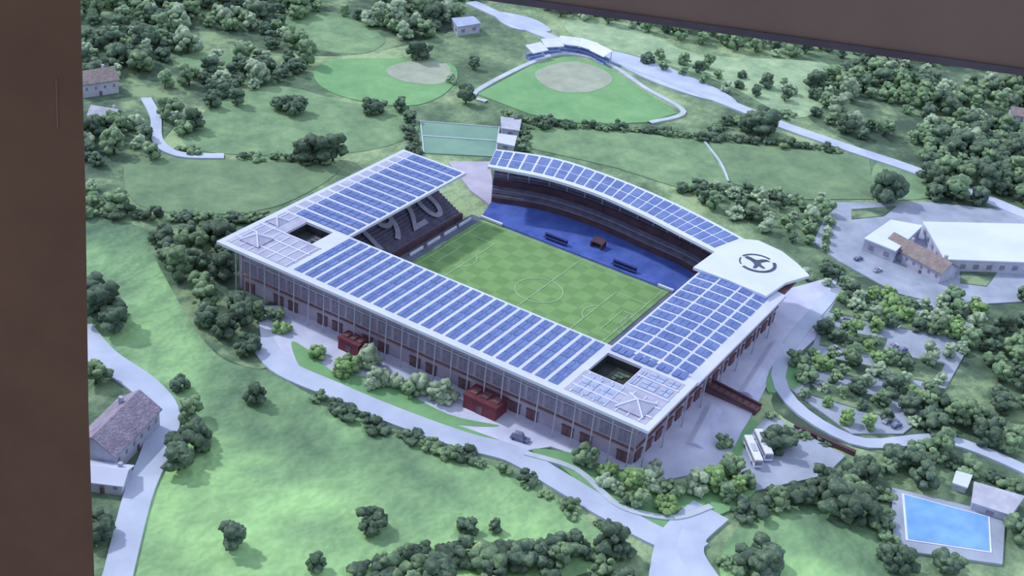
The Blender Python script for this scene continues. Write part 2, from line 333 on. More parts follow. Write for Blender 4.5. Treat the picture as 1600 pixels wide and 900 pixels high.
for k in range(25):
    t0,t1=(k+.1)/nb,(k+.9)/nb
    mb=MB()
    for (s0,s1) in [(.14,.5),(.55,.9)]:
        a=samp(inner,t0).lerp(samp(outer,t0),s0); b=samp(inner,t1).lerp(samp(outer,t1),s0); c=samp(inner,t1).lerp(samp(outer,t1),s1); d=samp(inner,t0).lerp(samp(outer,t0),s1)
        q=[a,b,c,d]; u=Vector((0,0,.25)); mb.hexa(q,[p+u for p in q],M_pan)
    part(far,'solar_panel',mb.data('solar_panel'))
can=[G(*p,ZF) for p in [(1164,374),(1185,376),(1222,393),(1246,412),(1265,431),(1228,442),(1197,463),(1140,439),(1083,418),(1118,393)]]
mb=MB(); mb.prism([(p.x,p.y) for p in can],ZF-1.0,ZF+.15,M_roofw)
canopy=part(ST,'corner_canopy',mb.data('corner_canopy'),label='white angular corner canopy bearing a round crest')
c0=G(1183,411,ZF+.2); ex=(G(1216,418,ZF+.2)-c0)
ex=Vector((ex.x,ex.y,0)).normalized(); ey=Vector((-ex.y,ex.x,0))
mb=MB()
def arc(r1,r2,a0,a1,n=24):
    for i in range(n):
        a=a0+(a1-a0)*i/n; b=a0+(a1-a0)*(i+1)/n
        P=lambda r,t:(c0+ex*(r*math.cos(t))+ey*(r*math.sin(t)))
        q=[P(r1,a),P(r2,a),P(r2,b),P(r1,b)]; mb.hexa(q,[p+Vector((0,0,.15)) for p in q],M_crest)
rd=math.radians
arc(6.3,7.6,rd(-135),rd(25)); arc(6.5,7.3,rd(50),rd(150),12); arc(6.6,7.1,rd(165),rd(210),6)
for shape in ([(-5.2,2.6),(-4.4,3.9),(-2.6,3.3),(-1.0,2.2),(.2,2.4),(1.4,3.6),(3.2,4.2),(4.8,3.2),(3.4,2.9),(2.2,1.8),(1.2,.6),(1.8,-1.2),(3.4,-3.0),(2.6,-3.6),(.8,-2.2),(-.2,-4.8),(-1.2,-4.6),(-.8,-2.0),(-1.4,-.4),(-2.8,1.2),(-4.0,1.8)],):
    P=[c0+ex*x+ey*y for x,y in shape]; mb.prism([(p.x,p.y) for p in P],c0.z,c0.z+.2,M_crest)
part(canopy,'crest',mb.data('crest'),label='dark club crest with winged figure in broken ring')
mb=MB()
mb.box(X0+1.5,X1-1.5,Y0+1.5,-76.6,H-2.2,H-TH-.02,M_soff)
mb.box(X0+1.5,-80.1,-76.5,YL-1,H-2.2,H-TH-.02,M_soff); mb.box(88.1,X1-1.8,-76.5,46,H-3.0,H-2.0,M_soff)
part(ST,'roof_soffit',mb.data('roof_soffit'),label='brown beam band under the white roof edge')
mb=MB(); fy=-76.5; mb.box(-80,88,fy,fy+1.5,0,H-TH-.05,M_fac); mb.box(-80,88,fy-.6,fy,6.6,7.2,M_soff); mb.box(-80,88,fy-.4,fy,13,13.6,M_col)
fa=part(ST,'facade',mb.data('facade'),label='warm lilac long facade with brown band')
nb=24; bw=168/nb
wm=MB(); wm.box(-bw*.38,bw*.38,-.3,.1,0,4.6,M_win)
for i in range(4): wm.box(-bw*.38+i*bw*.253-.1,-bw*.38+i*bw*.253+.1,-.4,0,0,4.6,M_fac)
wm=wm.data('window'); dm=MB(); dm.box(-2.1,2.1,-.5,.1,0,4.2,M_fdark); dm.box(-2.3,2.3,-.8,0,4.2,4.5,M_redd); dm.box(-.1,.1,-.6,0,0,4.2,M_redd); dm=dm.data('entrance')
cm=MB(); cm.box(-.17,.17,-.17,.17,0,H-TH,M_col); cm=cm.data('column')
for i in range(nb):
    x=-80+bw*(i+.5)
    part(fa,'window',wm,(x,fy,8.0))
    if i%3!=1: part(fa,'entrance',dm,(x,fy,.2),'dark glazed ground floor opening')
for i in range(0,nb+1): part(fa,'column',cm,(-80+bw*i,Y0+3,0))
mb=MB(); fx=88; mb.box(fx-1.5,fx-.05,-74.9,44,0,H-2.3,M_fac); mb.box(fx,fx+.6,-75,44,6.4,7.2,M_soff)
fb=part(ST,'facade',mb.data('facade'),label='shaded lilac end facade above the plaza')
for i in range(16):
    y=fy+7.5*(i+.5); part(fb,'window',wm,(fx,y,8.0),rot=(0,0,math.pi/2)); part(fb,'entrance',dm,(fx,y,.2),rot=(0,0,math.pi/2))
    if i%2==0:
        cc=MB(); cc.box(-.2,.2,-.2,.2,0,H-3.2,M_col); part(fb,'column',cc.data('column'),(X1-3,y-3.7,0))
mb=MB(); mb.box(-82,-80.5,fy,YL-2,0,H-TH,M_fac); part(ST,'facade',mb.data('facade'),label='lilac end facade facing the woods')
def steps(mb,xa,za,xb,zb,y0,y1,n,m,m2):
    for i in range(n):
        x0=xa+(xb-xa)*i/n; x1=xa+(xb-xa)*(i+1)/n; z=za+(zb-za)*(i+1)/n
        mb.box(min(x0,x1),max(x0,x1),y0,y1,0,z,m if i%2 else m2)
mb=MB(); steps(mb,-53,2.2,-80,16.5,-74.8,YL-2,18,M_seatd,M_seatd); mb.box(-53,-52,-60,YL-2,0,3,M_brown)
es=part(ST,'grandstand',mb.data('grandstand'),label='steep dark end stand with large pale numbers')
cu=bpy.data.curves.new('numerals','FONT'); cu.body='1920'; cu.size=22.5; cu.extrude=.15; cu.align_x='CENTER'; cu.space_character=1.2; cu.offset=.15
to=bpy.data.objects.new('tmp',cu); COL.objects.link(to); bpy.context.view_layer.update()
me=bpy.data.meshes.new_from_object(to); bpy.data.objects.remove(to); me.materials.clear(); me.materials.append(M_let)
ang=math.atan2(14.3,27); xv=Vector((0,1,0)); yv=Vector((-math.cos(ang),0,math.sin(ang))); zv=xv.cross(yv)
num=part(es,'seat_numerals',me,label='faded pale numbers 1920 picked out across the seats')
num.matrix_local=Matrix.Translation((-55.8,-3.0,5.0))@Matrix((xv,yv,zv)).transposed().to_4x4()
mb=MB(); steps(mb,62,2.2,86,16,-74.8,40,16,M_seatd,M_seat); mb.box(61,62,-60,40,0,3,M_brown)
part(ST,'grandstand',mb.data('grandstand'),label='dark seated end stand under arched roof')
mb=MB()
for i in range(16):
    y1=-50-24.8*i/16; y0=-50-24.8*(i+1)/16; mb.box(-51.9,60.9,y0,y1,0,2.2+14*(i+1)/16,M_seatd if i%2 else M_seat)
part(ST,'grandstand',mb.data('grandstand'),label='dark seated long front stand')
low=smooth([G(*p,3) for p in [(768,312),(850,326),(930,352),(1010,388),(1060,410),(1092,428)]],6,False)
mb=MB(); ns=14
def fp(i,s,z):
    a=low[i].lerp(outer[i],s); return Vector((a.x,a.y,z))
for i in range(N-1):
    for k in range(ns):
        s0,s1=k/ns,(k+1)/ns; z=3+14.5*(k+1)/ns + (2.0 if k>4 else 0)
        m=M_brown if k==5 else (M_seat if k%2 else M_seatd)
        q=[fp(i,s0,0),fp(i+1,s0,0),fp(i+1,s1,0),fp(i,s1,0)]; mb.hexa(q,[Vector((p.x,p.y,z)) for p in q],m)
fs=part(ST,'grandstand',mb.data('grandstand'),label='curved two tier far stand with mauve seats')
mb=MB()
for i in range(N-1):
    q=[fp(i,-.05,0),fp(i+1,-.05,0),fp(i+1,0,0),fp(i,0,0)]; mb.hexa(q,[Vector((p.x,p.y,4.6)) for p in q],M_brown)
part(fs,'front_wall',mb.data('front_wall'),label='dark brown curved wall below the seats')
mb=MB()
for i in range(N-1):
    q=[fp(i,.97,17),fp(i+1,.97,17),fp(i+1,1.0,17),fp(i,1.0,17)]; mb.hexa(q,[Vector((p.x,p.y,ZF-1.2)) for p in q],M_fac)
part(fs,'back_wall',mb.data('back_wall'))
for i in range(0,N,2):
    p=fp(i,.45,0); mbp=MB(); mbp.beam((0,0,8),(0,0,ZF-1.2),.5,M_col); part(fs,'roof_post',mbp.data('roof_post'),(p.x,p.y,0))
mb=MB(); edge=[fp(i,-.06,0) for i in range(N)]
for i in range(N-1):
    a,b=edge[i],edge[i+1]
    a2=Vector((max(-47,min(48,a.x)),36.3,0)); b2=Vector((max(-47,min(48,b.x)),36.3,0))
    if (b2-a2).length<.05: b2=b2+Vector((.05,0,0))
    mb.hexa([a2,b2,b,a],[a2+Vector((0,0,.5)),b2+Vector((0,0,.5)),b+Vector((0,0,2.4)),a+Vector((0,0,2.4))],M_blue)
part(ST,'blue_apron',mb.data('blue_apron'),label='bright blue sloping surround beside the pitch')
mb=MB(); mb.box(-52,61,-50,36.2,0,.1,mat('bowl_floor',(90,100,124),(108,116,142),.1)); part(ST,'bowl_floor',mb.data('bowl_floor'))
def dugout(u,v,w,lab):
    p=G(u,v,1.6); mb=MB(); mb.box(-w/2,w/2,-1.0,1.0,0,.3,M_blued); mb.box(-w/2,w/2,.7,1.0,.3,1.3,M_blued); mb.box(-w/2,w/2,-.2,1.1,1.3,1.5,M_blued)
    for i in range(int(w/1.5)): mb.box(-w/2+.3+i*1.5,-w/2+1.3+i*1.5,.1,.7,.3,.9,M_blued)
    thing('team_dugout',lab,'dugout',mb.data('team_dugout'),(p.x,p.y,1.5),group='team dugouts')
dugout(868,375,11,'low dark blue roofed team bench beside the pitch'); dugout(975,417,11,'low dark blue roofed team bench beside the pitch')
p=G(934,385,1.5); mb=MB(); mb.box(-2.8,-2.1,-2,2,0,2,M_brown); mb.box(2.1,2.8,-2,2,0,2,M_brown); mb.hexa([(-2.8,-1.4,1.8),(2.8,-1.4,1.8),(2.8,2,2.8),(-2.8,2,2.8)],[(-2.8,-1.4,2.2),(2.8,-1.4,2.2),(2.8,2,3.2),(-2.8,2,3.2)],M_brown); mb.box(-2.1,2.1,-.4,2,.1,1.8,M_hole)  # dark block in the mouth paints its inner shade
thing('players_tunnel','small dark brown covered players tunnel in blue surround','tunnel',mb.data('players_tunnel'),(p.x,p.y,1.6))
C=G(842,455); mb=MB(); mb.box(-45.7,45.7,-46,35.2,.1,.3,M_pitch)
pitch=thing('football_pitch','chequered mown green football pitch with faded lines','football pitch',mb.data('football_pitch'))
mb=MB(); z=.34; cx,cy=C.x,C.y
fx0,fx1,fy0,fy1=-43.2,43.5,cy-38,33.5
def ln(x0,y0,x1,y1,w=.3):
    mb.beam((x0,y0,z),(x1,y1,z),w,M_line)
ln(fx0,fy0,fx1,fy0);ln(fx0,fy1,fx1,fy1);ln(fx0,fy0,fx0,fy1);ln(fx1,fy0,fx1,fy1);ln(cx,fy0,cx,fy1)
def circ(x,y,r,a0,a1,n=48):
    for i in range(n):
        a=a0+(a1-a0)*i/n;b=a0+(a1-a0)*(i+1)/n; ln(x+r*math.cos(a),y+r*math.sin(a),x+r*math.cos(b),y+r*math.sin(b))
circ(cx,cy,9.6,0,2*math.pi); circ(cx,cy,.5,0,6.28,8)
for s,xx in ((1,fx0),(-1,fx1)):
    for d,hh in ((14,20),(5,9)):
        ln(xx,cy-hh,xx+s*d,cy-hh); ln(xx,cy+hh,xx+s*d,cy+hh); ln(xx+s*d,cy-hh,xx+s*d,cy+hh)
    a=math.acos(.6)
    if s>0: circ(xx+9.5,cy,7.6,-a,a,14)
    else: circ(xx-9.5,cy,7.6,math.pi-a,math.pi+a,14)
part(pitch,'pitch_markings',mb.data('pitch_markings'),label='faded white pitch lines')
mb=MB()
for a,b in [((0,-4,0),(0,-4,2.6)),((0,4,0),(0,4,2.6)),((0,-4,2.6),(0,4,2.6)),((0,-4,2.6),(-1.8,-4,0)),((0,4,2.6),(-1.8,4,0)),((-1.8,-4,0),(-1.8,4,0))]: mb.beam(a,b,.16,M_goal)
gm=mb.data('football_goal')
thing('football_goal','white framed goal at the end line','goal',gm,(fx0,cy,.3),0,'football goals'); thing('football_goal','white framed goal at the end line','goal',gm,(fx1,cy,.3),math.pi,'football goals')
for (a,b) in [((-47,36),(-36,36)),((40,36),(47,36))]:
    mb=MB(); mb.beam((a[0],a[1],.9),(b[0],b[1],.9),1.0,M_white); top_mb('advertising_board','plain white advertising board beside the pitch','board',mb,'advertising boards')
for y in (-8,4,16,27):
    mb=MB(); mb.box(-49.5,-49,y-4.5,y+4.5,.1,1.3,M_white); top_mb('advertising_board','plain white advertising board beside the pitch','board',mb,'advertising boards')
# ---------------------------------------------------------------- plaza objects
def pavilion(u,v,L,W,Hh,rz,lab,m=M_red):
    p=G(u,v); e=bpy.data.objects.new('pavilion',None); COL.objects.link(e); TOPS.append(e); e.location=(p.x,p.y,.25); e.rotation_euler=(0,0,rz); e['label']=lab; e['category']='pavilion'; e['group']='red pavilions'
    mb=MB(); mb.box(-L/2,L/2,-W/2,W/2,0,Hh,m); part(e,'body',mb.data('body'))
    mb=MB(); mb.box(-L/2-.3,L/2+.3,-W/2-.3,W/2+.3,Hh,Hh+.4,M_red)
    for i in range(3): mb.box(-L/2+1+i*L/3,-L/2+1+i*L/3+L/5,-W/4,W/4,Hh+.4,Hh+.9,M_redd)
    part(e,'roof',mb.data('roof'),label='dark red flat roof')
    mb=MB(); mb.box(-1.2,1.2,-W/2-.15,-W/2,0,Hh*.7,M_fdark); part(e,'door',mb.data('door'))
pavilion(551,549,9,5.5,5,0,'dark red flat roofed pavilion on the plaza')
pavilion(757,642,13,7.5,5.5,0,'large dark red pavilion on the plaza')
mb=MB(); p=G(1108,600,3);q=G(1185,640,1.4)
d=(q-p).to_2d().normalized(); nn=Vector((-d.y,d.x))*2.4; n3=Vector((nn.x,nn.y,0))
lo=[Vector((w.x,w.y,0)) for w in (p-n3,q-n3,q+n3,p+n3)]
mb.hexa(lo,[p-n3,q-n3,q+n3,p+n3],M_redd)
for s in (-1,1): mb.beam(p+n3*s+Vector((0,0,.6)),q+n3*s+Vector((0,0,.6)),.8,M_brown)
for i in range(8):
    w=p.lerp(q,(i+.5)/8); mb.beam(w-n3+Vector((0,0,.1)),w+n3+Vector((0,0,.1)),.4,M_brown)
top_mb('access_ramp','short brown red access ramp from the end facade','ramp',mb)
mb=MB(); p,q=G(1240,670),G(1335,712); mb.beam(p+Vector((0,0,.5)),q+Vector((0,0,.5)),1.2,M_redd); mb.beam(p+Vector((0,0,1.2)),q+Vector((0,0,1.2)),1.5,M_brown)
top_mb('retaining_wall','low brown retaining wall beside the bus park','wall',mb)
for (u,v,u2,v2) in [(1115,640,1085,700),(1215,540,1165,620)]:
    mb=MB(); p,q=G(u,v),G(u2,v2); d=(q-p).normalized(); nn=Vector((-d.y,d.x,0))
    for i in range(6):
        s=nn*(3.6-.5*i); z0=.2+i*.3; mb.hexa([p-s+Vector((0,0,z0)),q-s+Vector((0,0,z0)),q+s+Vector((0,0,z0)),p+s+Vector((0,0,z0))],[p-s+Vector((0,0,z0+.3)),q-s+Vector((0,0,z0+.3)),q+s+Vector((0,0,z0+.3)),p+s+Vector((0,0,z0+.3))],M_plaza)
    top_mb('terrace_steps','pale stone steps beside the end stand','steps',mb,'terrace steps')
def car_mesh(m,L=4.6,W=2,Hh=1.5):
    mb=MB(); mb.hexa([(-L/2,-W/2,.35),(L/2,-W/2,.35),(L/2,W/2,.35),(-L/2,W/2,.35)],[(-L/2+.1,-W/2+.1,.95),(L/2-.1,-W/2+.1,.85),(L/2-.1,W/2-.1,.85),(-L/2+.1,W/2-.1,.95)],m)
    mb.hexa([(-L*.4,-W*.43,.93),(L*.22,-W*.43,.9),(L*.22,W*.43,.9),(-L*.4,W*.43,.93)],[(-L*.3,-W*.36,Hh),(L*.08,-W*.36,Hh),(L*.08,W*.36,Hh),(-L*.3,W*.36,Hh)],M_win)
    for x in (-L*.3,L*.3):
        for y in (-W/2+.05,W/2-.05):
            b=len(mb.v); c8=[(x+.34*math.cos(t*math.pi/4),.34+.34*math.sin(t*math.pi/4)) for t in range(8)]
            mb.v+=[(cx_,y-.1,cz_) for cx_,cz_ in c8]+[(cx_,y+.1,cz_) for cx_,cz_ in c8]; kk=mb.mi(M_tyre)
            mb.f.append(tuple(b+t for t in range(8))); mb.f.append(tuple(b+8+t for t in range(8))); mb.m+=[kk,kk]
            for t in range(8): mb.f.append((b+t,b+(t+1)%8,b+8+(t+1)%8,b+8+t)); mb.m.append(kk)
    return mb.data('car')
CM=[car_mesh(M_car),car_mesh(M_cardk),car_mesh(M_carbl)]
CL=['small silver car parked in the car park','small dark car parked in the car park','small blue car parked in the car park']
for (u,v,du,dv,n) in [(1250,590,14,8,3),(1300,548,15,6,3),(1330,606,14,8,2),(1395,545,14,6,2),(1440,612,10,5,2),(1340,408,30,18,2),(1385,662,14,7,2),(1320,505,14,5,2)]:
    for i in range(n):
        p=G(u+du*i,v+dv*i); k=random.choice((0,0,1,2)); thing('car',CL[k],'car',CM[k],(p.x,p.y,.9),random.choice((1.2,1.25,1.22+math.pi)),'parked cars')
p=G(812,690); e=car_mesh(M_carbl,6.5,2.6,2.6); thing('van','blue grey van parked at the plaza edge','van',e,(p.x,p.y,.9),.2)
bm_=MB(); L,W=14,2.8
bm_.hexa([(-L/2,-W/2,.5),(L/2,-W/2,.5),(L/2,W/2,.5),(-L/2,W/2,.5)],[(-L/2,-W/2,3.4),(L/2-.3,-W/2,3.4),(L/2-.3,W/2,3.4),(-L/2,W/2,3.4)],M_white)
bm_.box(-L/2+.3,L/2-.5,-W/2-.04,W/2+.04,1.7,2.8,M_win); bm_.box(-2,2,-.8,.8,3.4,3.7,M_car); bm_.box(L/2-.25,L/2+.02,-W/2+.2,W/2-.2,1.3,2.9,M_win)
for x in (-L*.32,L*.32):
    for y in (-W/2+.1,W/2-.1): bm_.box(x-.5,x+.5,y-.15,y+.15,0,1,M_tyre)
bm_=bm_.data('bus')
a=G(1168,700);b=G(1183,735); rz=math.atan2(b.y-a.y,b.x-a.x)
for u,v in ((1174,716),(1190,706)):
    p=G(u,v); thing('bus','white coach parked on pale asphalt beside another','bus',bm_,(p.x,p.y,1.1),rz,'parked buses')
# ---------------------------------------------------------------- buildings
def poly_building(name,label,px,z,mroof,mwall,ov=.6,cat='building'):
    pts=[G(u,v,z).to_2d() for u,v in px]; c=sum(pts,Vector((0,0)))/len(pts)
    e=bpy.data.objects.new(name,None); COL.objects.link(e); TOPS.append(e); e.location=(c.x,c.y,0); e['label']=label; e['category']=cat
    loc=[p-c for p in pts]; ins=[p-p.normalized()*ov for p in loc]
    mb=MB(); mb.prism(ins,0,z-.6,mwall); part(e,'walls',mb.data('walls'))
    mb=MB(); mb.prism(loc,z-.6,z,mroof); part(e,'roof',mb.data('roof'))
    n=len(ins)
    for i in range(n):
        a,b=ins[i],ins[(i+1)%n]; L=(b-a).length
        d=(b-a)/L; nn=Vector((d.y,-d.x)); mid=(a+b)/2
        if nn.dot(mid)<0: nn=-nn
        k=max(0,int(L/6))
        for j in range(k):
            p=a+d*(L*(j+.5)/k)+nn*.1; mb=MB(); q=[p-d*1.2-nn*.1,p+d*1.2-nn*.1,p+d*1.2+nn*.1,p-d*1.2+nn*.1]
            mb.prism(q,z*.35,z*.65,M_win); part(e,'window',mb.data('window'))
    return e
poly_building('sports_hall','long low hall with bright white flat roof',[(1442,346),(1622,350),(1622,410),(1476,405)],7,M_roofw,M_wallh)
poly_building('sports_hall','white roofed wing of the low hall',[(1350,372),(1392,343),(1442,352),(1400,392)],7,M_roofw,M_wallh)
poly_building('pool_house','grey flat roofed pool house beside lawn',[(1522,752),(1602,775),(1580,805),(1518,785)],4,M_wallh,M_wallh)
poly_building('garden_shed','small white roofed garden shed',[(1494,735),(1520,742),(1512,762),(1488,754)],3,M_roofw,M_wallh)
poly_building('clubhouse','small pale clubhouse beside the fenced court',[(782,182),(815,186),(812,204),(784,200)],5,M_wallh,M_wallh)
poly_building('clubhouse','low pale changing block by the court',[(778,208),(808,212),(804,228),(776,222)],4,M_roof,M_wallh)
poly_building('clubhouse','pale blue roofed hut beside the hillside road',[(705,28),(740,25),(752,36),(715,42)],6,M_pan2,M_wallh)
def house(u,v,L,W,Hh,rr,rz,label,mr,mw=M_wallh):
    p=G(u,v); e=bpy.data.objects.new('house',None); COL.objects.link(e); TOPS.append(e); e.location=(p.x,p.y,0); e.rotation_euler=(0,0,rz); e['label']=label; e['category']='house'
    mb=MB(); mb.box(-L/2,L/2,-W/2,W/2,0,Hh,mw)
    for s in (-1,1): mb.face([(s*L/2,-W/2,Hh),(s*L/2,W/2,Hh),(s*L/2,0,Hh+rr)],mw)
    part(e,'walls',mb.data('walls'))
    mb=MB(); o=.7
    for s in (-1,1):
        q=[(-L/2-o,s*(W/2+o),Hh-.3),(L/2+o,s*(W/2+o),Hh-.3),(L/2+o,0,Hh+rr),(-L/2-o,0,Hh+rr)]
        mb.hexa(q,[(a,b,c+.4) for a,b,c in q],mr)
    part(e,'roof',mb.data('roof'))
    mb=MB(); mb.box(L*.25,L*.25+1.2,W*.15,W*.15+1.2,Hh,Hh+rr+1,mw); part(e,'chimney',mb.data('chimney'))
    k=max(2,int(L/4))
    w=MB(); w.box(-.6,.6,-.1,.1,0,1.5,M_win); w=w.data('window')
    for s in (-1,1):
        for j in range(k): part(e,'window',w,(-L/2+L*(j+.5)/k,s*W/2,Hh*.5))
    mb=MB(); mb.box(-.7,.7,-W/2-.1,-W/2+.1,0,2.3,M_fdark); part(e,'door',mb.data('door'))
house(185,695,26,14,7,5,1.85,'old stone farmhouse with mauve grey tiled roof',M_tile)
house(168,756,12,9,4,2,.5,'low outbuilding with pale roof beside farmhouse',M_roof)
house(150,142,18,13,7,4,1.2,'brown roofed house among dark woods',M_tileb)
house(1448,425,20,11,6,3.5,-.35,'long brown tiled building beside the white hall',M_tileb)
house(1405,400,10,9,6,3,-.35,'small brown tiled annex beside white hall',M_tileb)
house(1592,190,12,9,5,3,.4,'brown roofed house among trees',M_tileb)
house(165,190,12,9,4,3,.4,'pale roofed cottage among woods',M_wallh)
for k,(u,v) in enumerate([(838,92),(862,84),(888,81),(914,86),(936,96)]):
    p=G(u,v); e=bpy.data.objects.new('spectator_shelter',None); COL.objects.link(e); TOPS.append(e); e.location=(p.x,p.y,0); e['label']='white roofed spectator shelter behind the baseball field'; e['category']='shelter'; e['group']='baseball shelters'
    rz=[.9,.6,.1,-.4,-.7][k]+.4; e.rotation_euler=(0,0,rz)
    mb=MB(); mb.hexa([(-6,-3,5),(6,-3,5),(6,4,7.5),(-6,4,7.5)],[(-6,-3,5.4),(6,-3,5.4),(6,4,7.9),(-6,4,7.9)],M_white); part(e,'roof',mb.data('roof'))
    mb=MB()
    for i in range(5): mb.box(-5.5,5.5,-2+i*1.1,-.9+i*1.1,0,.6+i*.6,M_pan if i%2 else M_pan2)
    for x in (-5.5,5.5): mb.box(x-.15,x+.15,3.4,3.7,0,7.2,M_col)
    part(e,'bleachers',mb.data('bleachers'))
patch('pool_terrace','pale paved terrace around the pool','terrace',[(1392,765),(1570,808),(1565,885),(1395,862)],M_asph,.3,False)
pc=[G(*p).to_2d() for p in [(1408,775),(1545,812),(1548,868),(1414,848)]]
mb=MB(); mb.prism(pc,.1,1.2,M_white); pool=top_mb('swimming_pool','rectangular bright blue outdoor swimming pool','swimming pool',mb)
cc=sum(pc,Vector((0,0)))/4; mb=MB(); mb.prism([(cc+(p-cc)*.95)-Vector(pool.location[:2]) for p in pc],1.0,1.25,M_pool); part(pool,'water',mb.data('water'),label='clear blue pool water')
# ---------------------------------------------------------------- trees
def crown(mb,m,rx,h0,h1,nb,rs,seed,flat=.85):
    rnd=random.Random(seed)
    for k in range(nb):
        bm=bmesh.new(); bmesh.ops.create_icosphere(bm,subdivisions=2,radius=1)
        a=rnd.uniform(0,6.28); rr=rx*.8*math.sqrt(rnd.random()); zc=rnd.uniform(h0+rs*.5,h1-rs*.6)
        f=1-.6*max(0,(zc-h0)/(h1-h0)-.35); rr*=f; s=rs*rnd.uniform(.5,1.3)
        b=len(mb.v); bm.verts.index_update()
        for v in bm.verts:
            j=rnd.uniform(.68,1.28); mb.v.append((rr*math.cos(a)+v.co.x*s*j,rr*math.sin(a)+v.co.y*s*j,max(.02,zc+v.co.z*s*flat*j)))
        k_=mb.mi(m)
        for fc in bm.faces: mb.f.append(tuple(b+v.index for v in fc.verts)); mb.m.append(k_)
        bm.free()
def trunk(mb,h,r):
    n=6
    for i in range(n):
        a,b=2*math.pi*i/n,2*math.pi*(i+1)/n
        mb.face([(r*math.cos(a),r*math.sin(a),0),(r*math.cos(b),r*math.sin(b),0),(r*.6*math.cos(b),r*.6*math.sin(b),h),(r*.6*math.cos(a),r*.6*math.sin(a),h)],M_trunk)
def cp(mb):
    w=MB(); w.v=list(mb.v); w.f=list(mb.f); w.m=list(mb.m); w.mats=list(mb.mats); return w
def smd(me):
    me.polygons.foreach_set('use_smooth',[True]*len(me.polygons)); return me
KINDS=[];SHR=[]
for ci,(m,cname) in enumerate([(M_l1,'dark'),(M_l2,'green'),(M_l3,'pale grey green'),(M_l4,'bright green')]):
    L=[];S=[]
    for v in range(4):
        c=MB(); crown(c,m,(4.2,5.0,5.4,4.0)[v],1.0,(8.5,7.4,6.4,9.6)[v],28,1.5,ci*10+v); t=MB(); trunk(t,4.5,.45)
        w=cp(c); trunk(w,4.5,.45); L.append((smd(c.data('crown')),t.data('trunk'),w,smd(cp(w).data('tree'))))
        c=MB(); crown(c,m,(5.4,4.6,6.2,5)[v],0.1,2.6+v*.6,16,1.4,ci*10+v+5,.7); S.append(smd(c.data('shrub')))
    KINDS.append((cname,L)); SHR.append(S)
TREES=[]; SHRUBS=[]
def tr(u,v,s,k):
    p=G(u,v); TREES.append((p.x,p.y,s,k))
def inpoly(x,y,P):
    r=False; n=len(P)
    for i in range(n):
        a,b=P[i],P[(i+1)%n]
        if (a[1]>y)!=(b[1]>y) and x<(b[0]-a[0])*(y-a[1])/(b[1]-a[1])+a[0]: r=not r
    return r
def fill(px,d,s,kinds,seed=1,maxn=600,dst=None,keep=1.0):
    dst=TREES if dst is None else dst
    P=[G(*p).to_2d() for p in px]; rnd=random.Random(seed); xs=[p.x for p in P]; ys=[p.y for p in P]; pts=[]
    for _ in range(7000):
        x=rnd.uniform(min(xs),max(xs)); y=rnd.uniform(min(ys),max(ys))
        if inpoly(x,y,P) and all((x-a)**2+(y-b)**2>d*d for a,b in pts):
            pts.append((x,y))
            if len(pts)>=maxn: break
    for x,y in pts:
        c=math.sin(x*.045+seed)*math.sin(y*.06+1.3*seed)
        if c>keep: continue
        dst.append((x,y,s[0]+(s[1]-s[0])*rnd.random()**1.5,rnd.choice(kinds)))
def row(px,step,s,kinds,jit=1.6,seed=3,dst=None):
    dst=SHRUBS if dst is None else dst
    rnd=random.Random(seed); pts=[G(*p).to_2d() for p in px]
    for a,b in zip(pts[:-1],pts[1:]):
        n=max(1,int((b-a).length/step))
        for i in range(n):
            p=a.lerp(b,(i+.5)/n); dst.append((p.x+rnd.uniform(-jit,jit),p.y+rnd.uniform(-jit,jit),rnd.uniform(*s),rnd.choice(kinds)))
fill([(100,-10),(740,-10),(720,30),(640,70),(600,50),(500,20),(440,40),(470,75),(400,80),(270,85),(200,130),(120,110)],8,(.7,1.7),[0,0,1,1,2],1,keep=.45)
fill([(400,90),(500,95),(440,130),(340,160),(290,215),(235,150),(300,118)],7.5,(.7,1.5),[0,0,1,2],2,keep=.55)
fill([(130,190),(225,165),(240,240),(190,330),(130,345)],8,(.6,1.4),[0,1,1,2],3,keep=.4)
row([(140,335),(230,340),(330,350),(420,342)],5.5,(.7,1.2),[0,0,1])
row([(250,225),(340,246),(440,250),(520,258)],6,(.6,1.1),[0,1])
fill([(245,375),(345,375),(395,425),(405,520),(425,560),(360,562),(290,480)],8.5,(.9,1.5),[0,0,0,1],5)
row([(490,622),(560,655),(660,698),(740,725),(830,755),(900,798),(950,818)],5.5,(.5,1.1),[0,0,1],jit=2)
fill([(820,762),(880,770),(985,838),(960,850),(900,822)],6.5,(.4,.75),[0,0,1],6,dst=SHRUBS)
row([(560,905),(640,893),(720,882),(800,872),(880,866),(960,862)],5,(1.0,1.7),[0,0,1],jit=3,seed=12)
fill([(640,905),(800,880),(960,860),(1040,885),(1040,960),(640,960)],9,(.8,1.3),[0,0,1],7)
for u,v,s,k in [(545,580,.9,3),(575,572,1.1,2),(592,604,.9,2),(625,608,.9,2),(655,614,1,2),(690,630,1.2,2),(495,560,.7,3),(535,590,.9,3),(780,660,1.0,3),(912,728,1.0,1),(455,592,1.2,0),(475,592,1.1,0),(435,585,1.0,0),(580,608,.7,2),(610,572,.8,2),(640,622,.7,1),(430,500,.8,1),(410,470,.8,2),(440,520,.7,3),(400,500,.8,1),(390,440,.9,1)]: tr(u,v,s,k)
for u,v,s,k in [(955,765,1,2),(985,770,1,3),(1020,765,1.1,2),(1050,775,.9,1),(1085,770,1,2),(1110,765,1,3),(1140,750,1.1,1),(1150,770,.8,3),(1000,793,.8,1),(1040,798,.8,3),(1070,798,.8,1),(975,785,.7,1),(1130,780,.8,1),(1165,760,.7,1),(1130,700,.7,1),(1215,705,1.3,0),(950,745,.7,3),(1020,745,.7,2)]: tr(u,v,s,k)
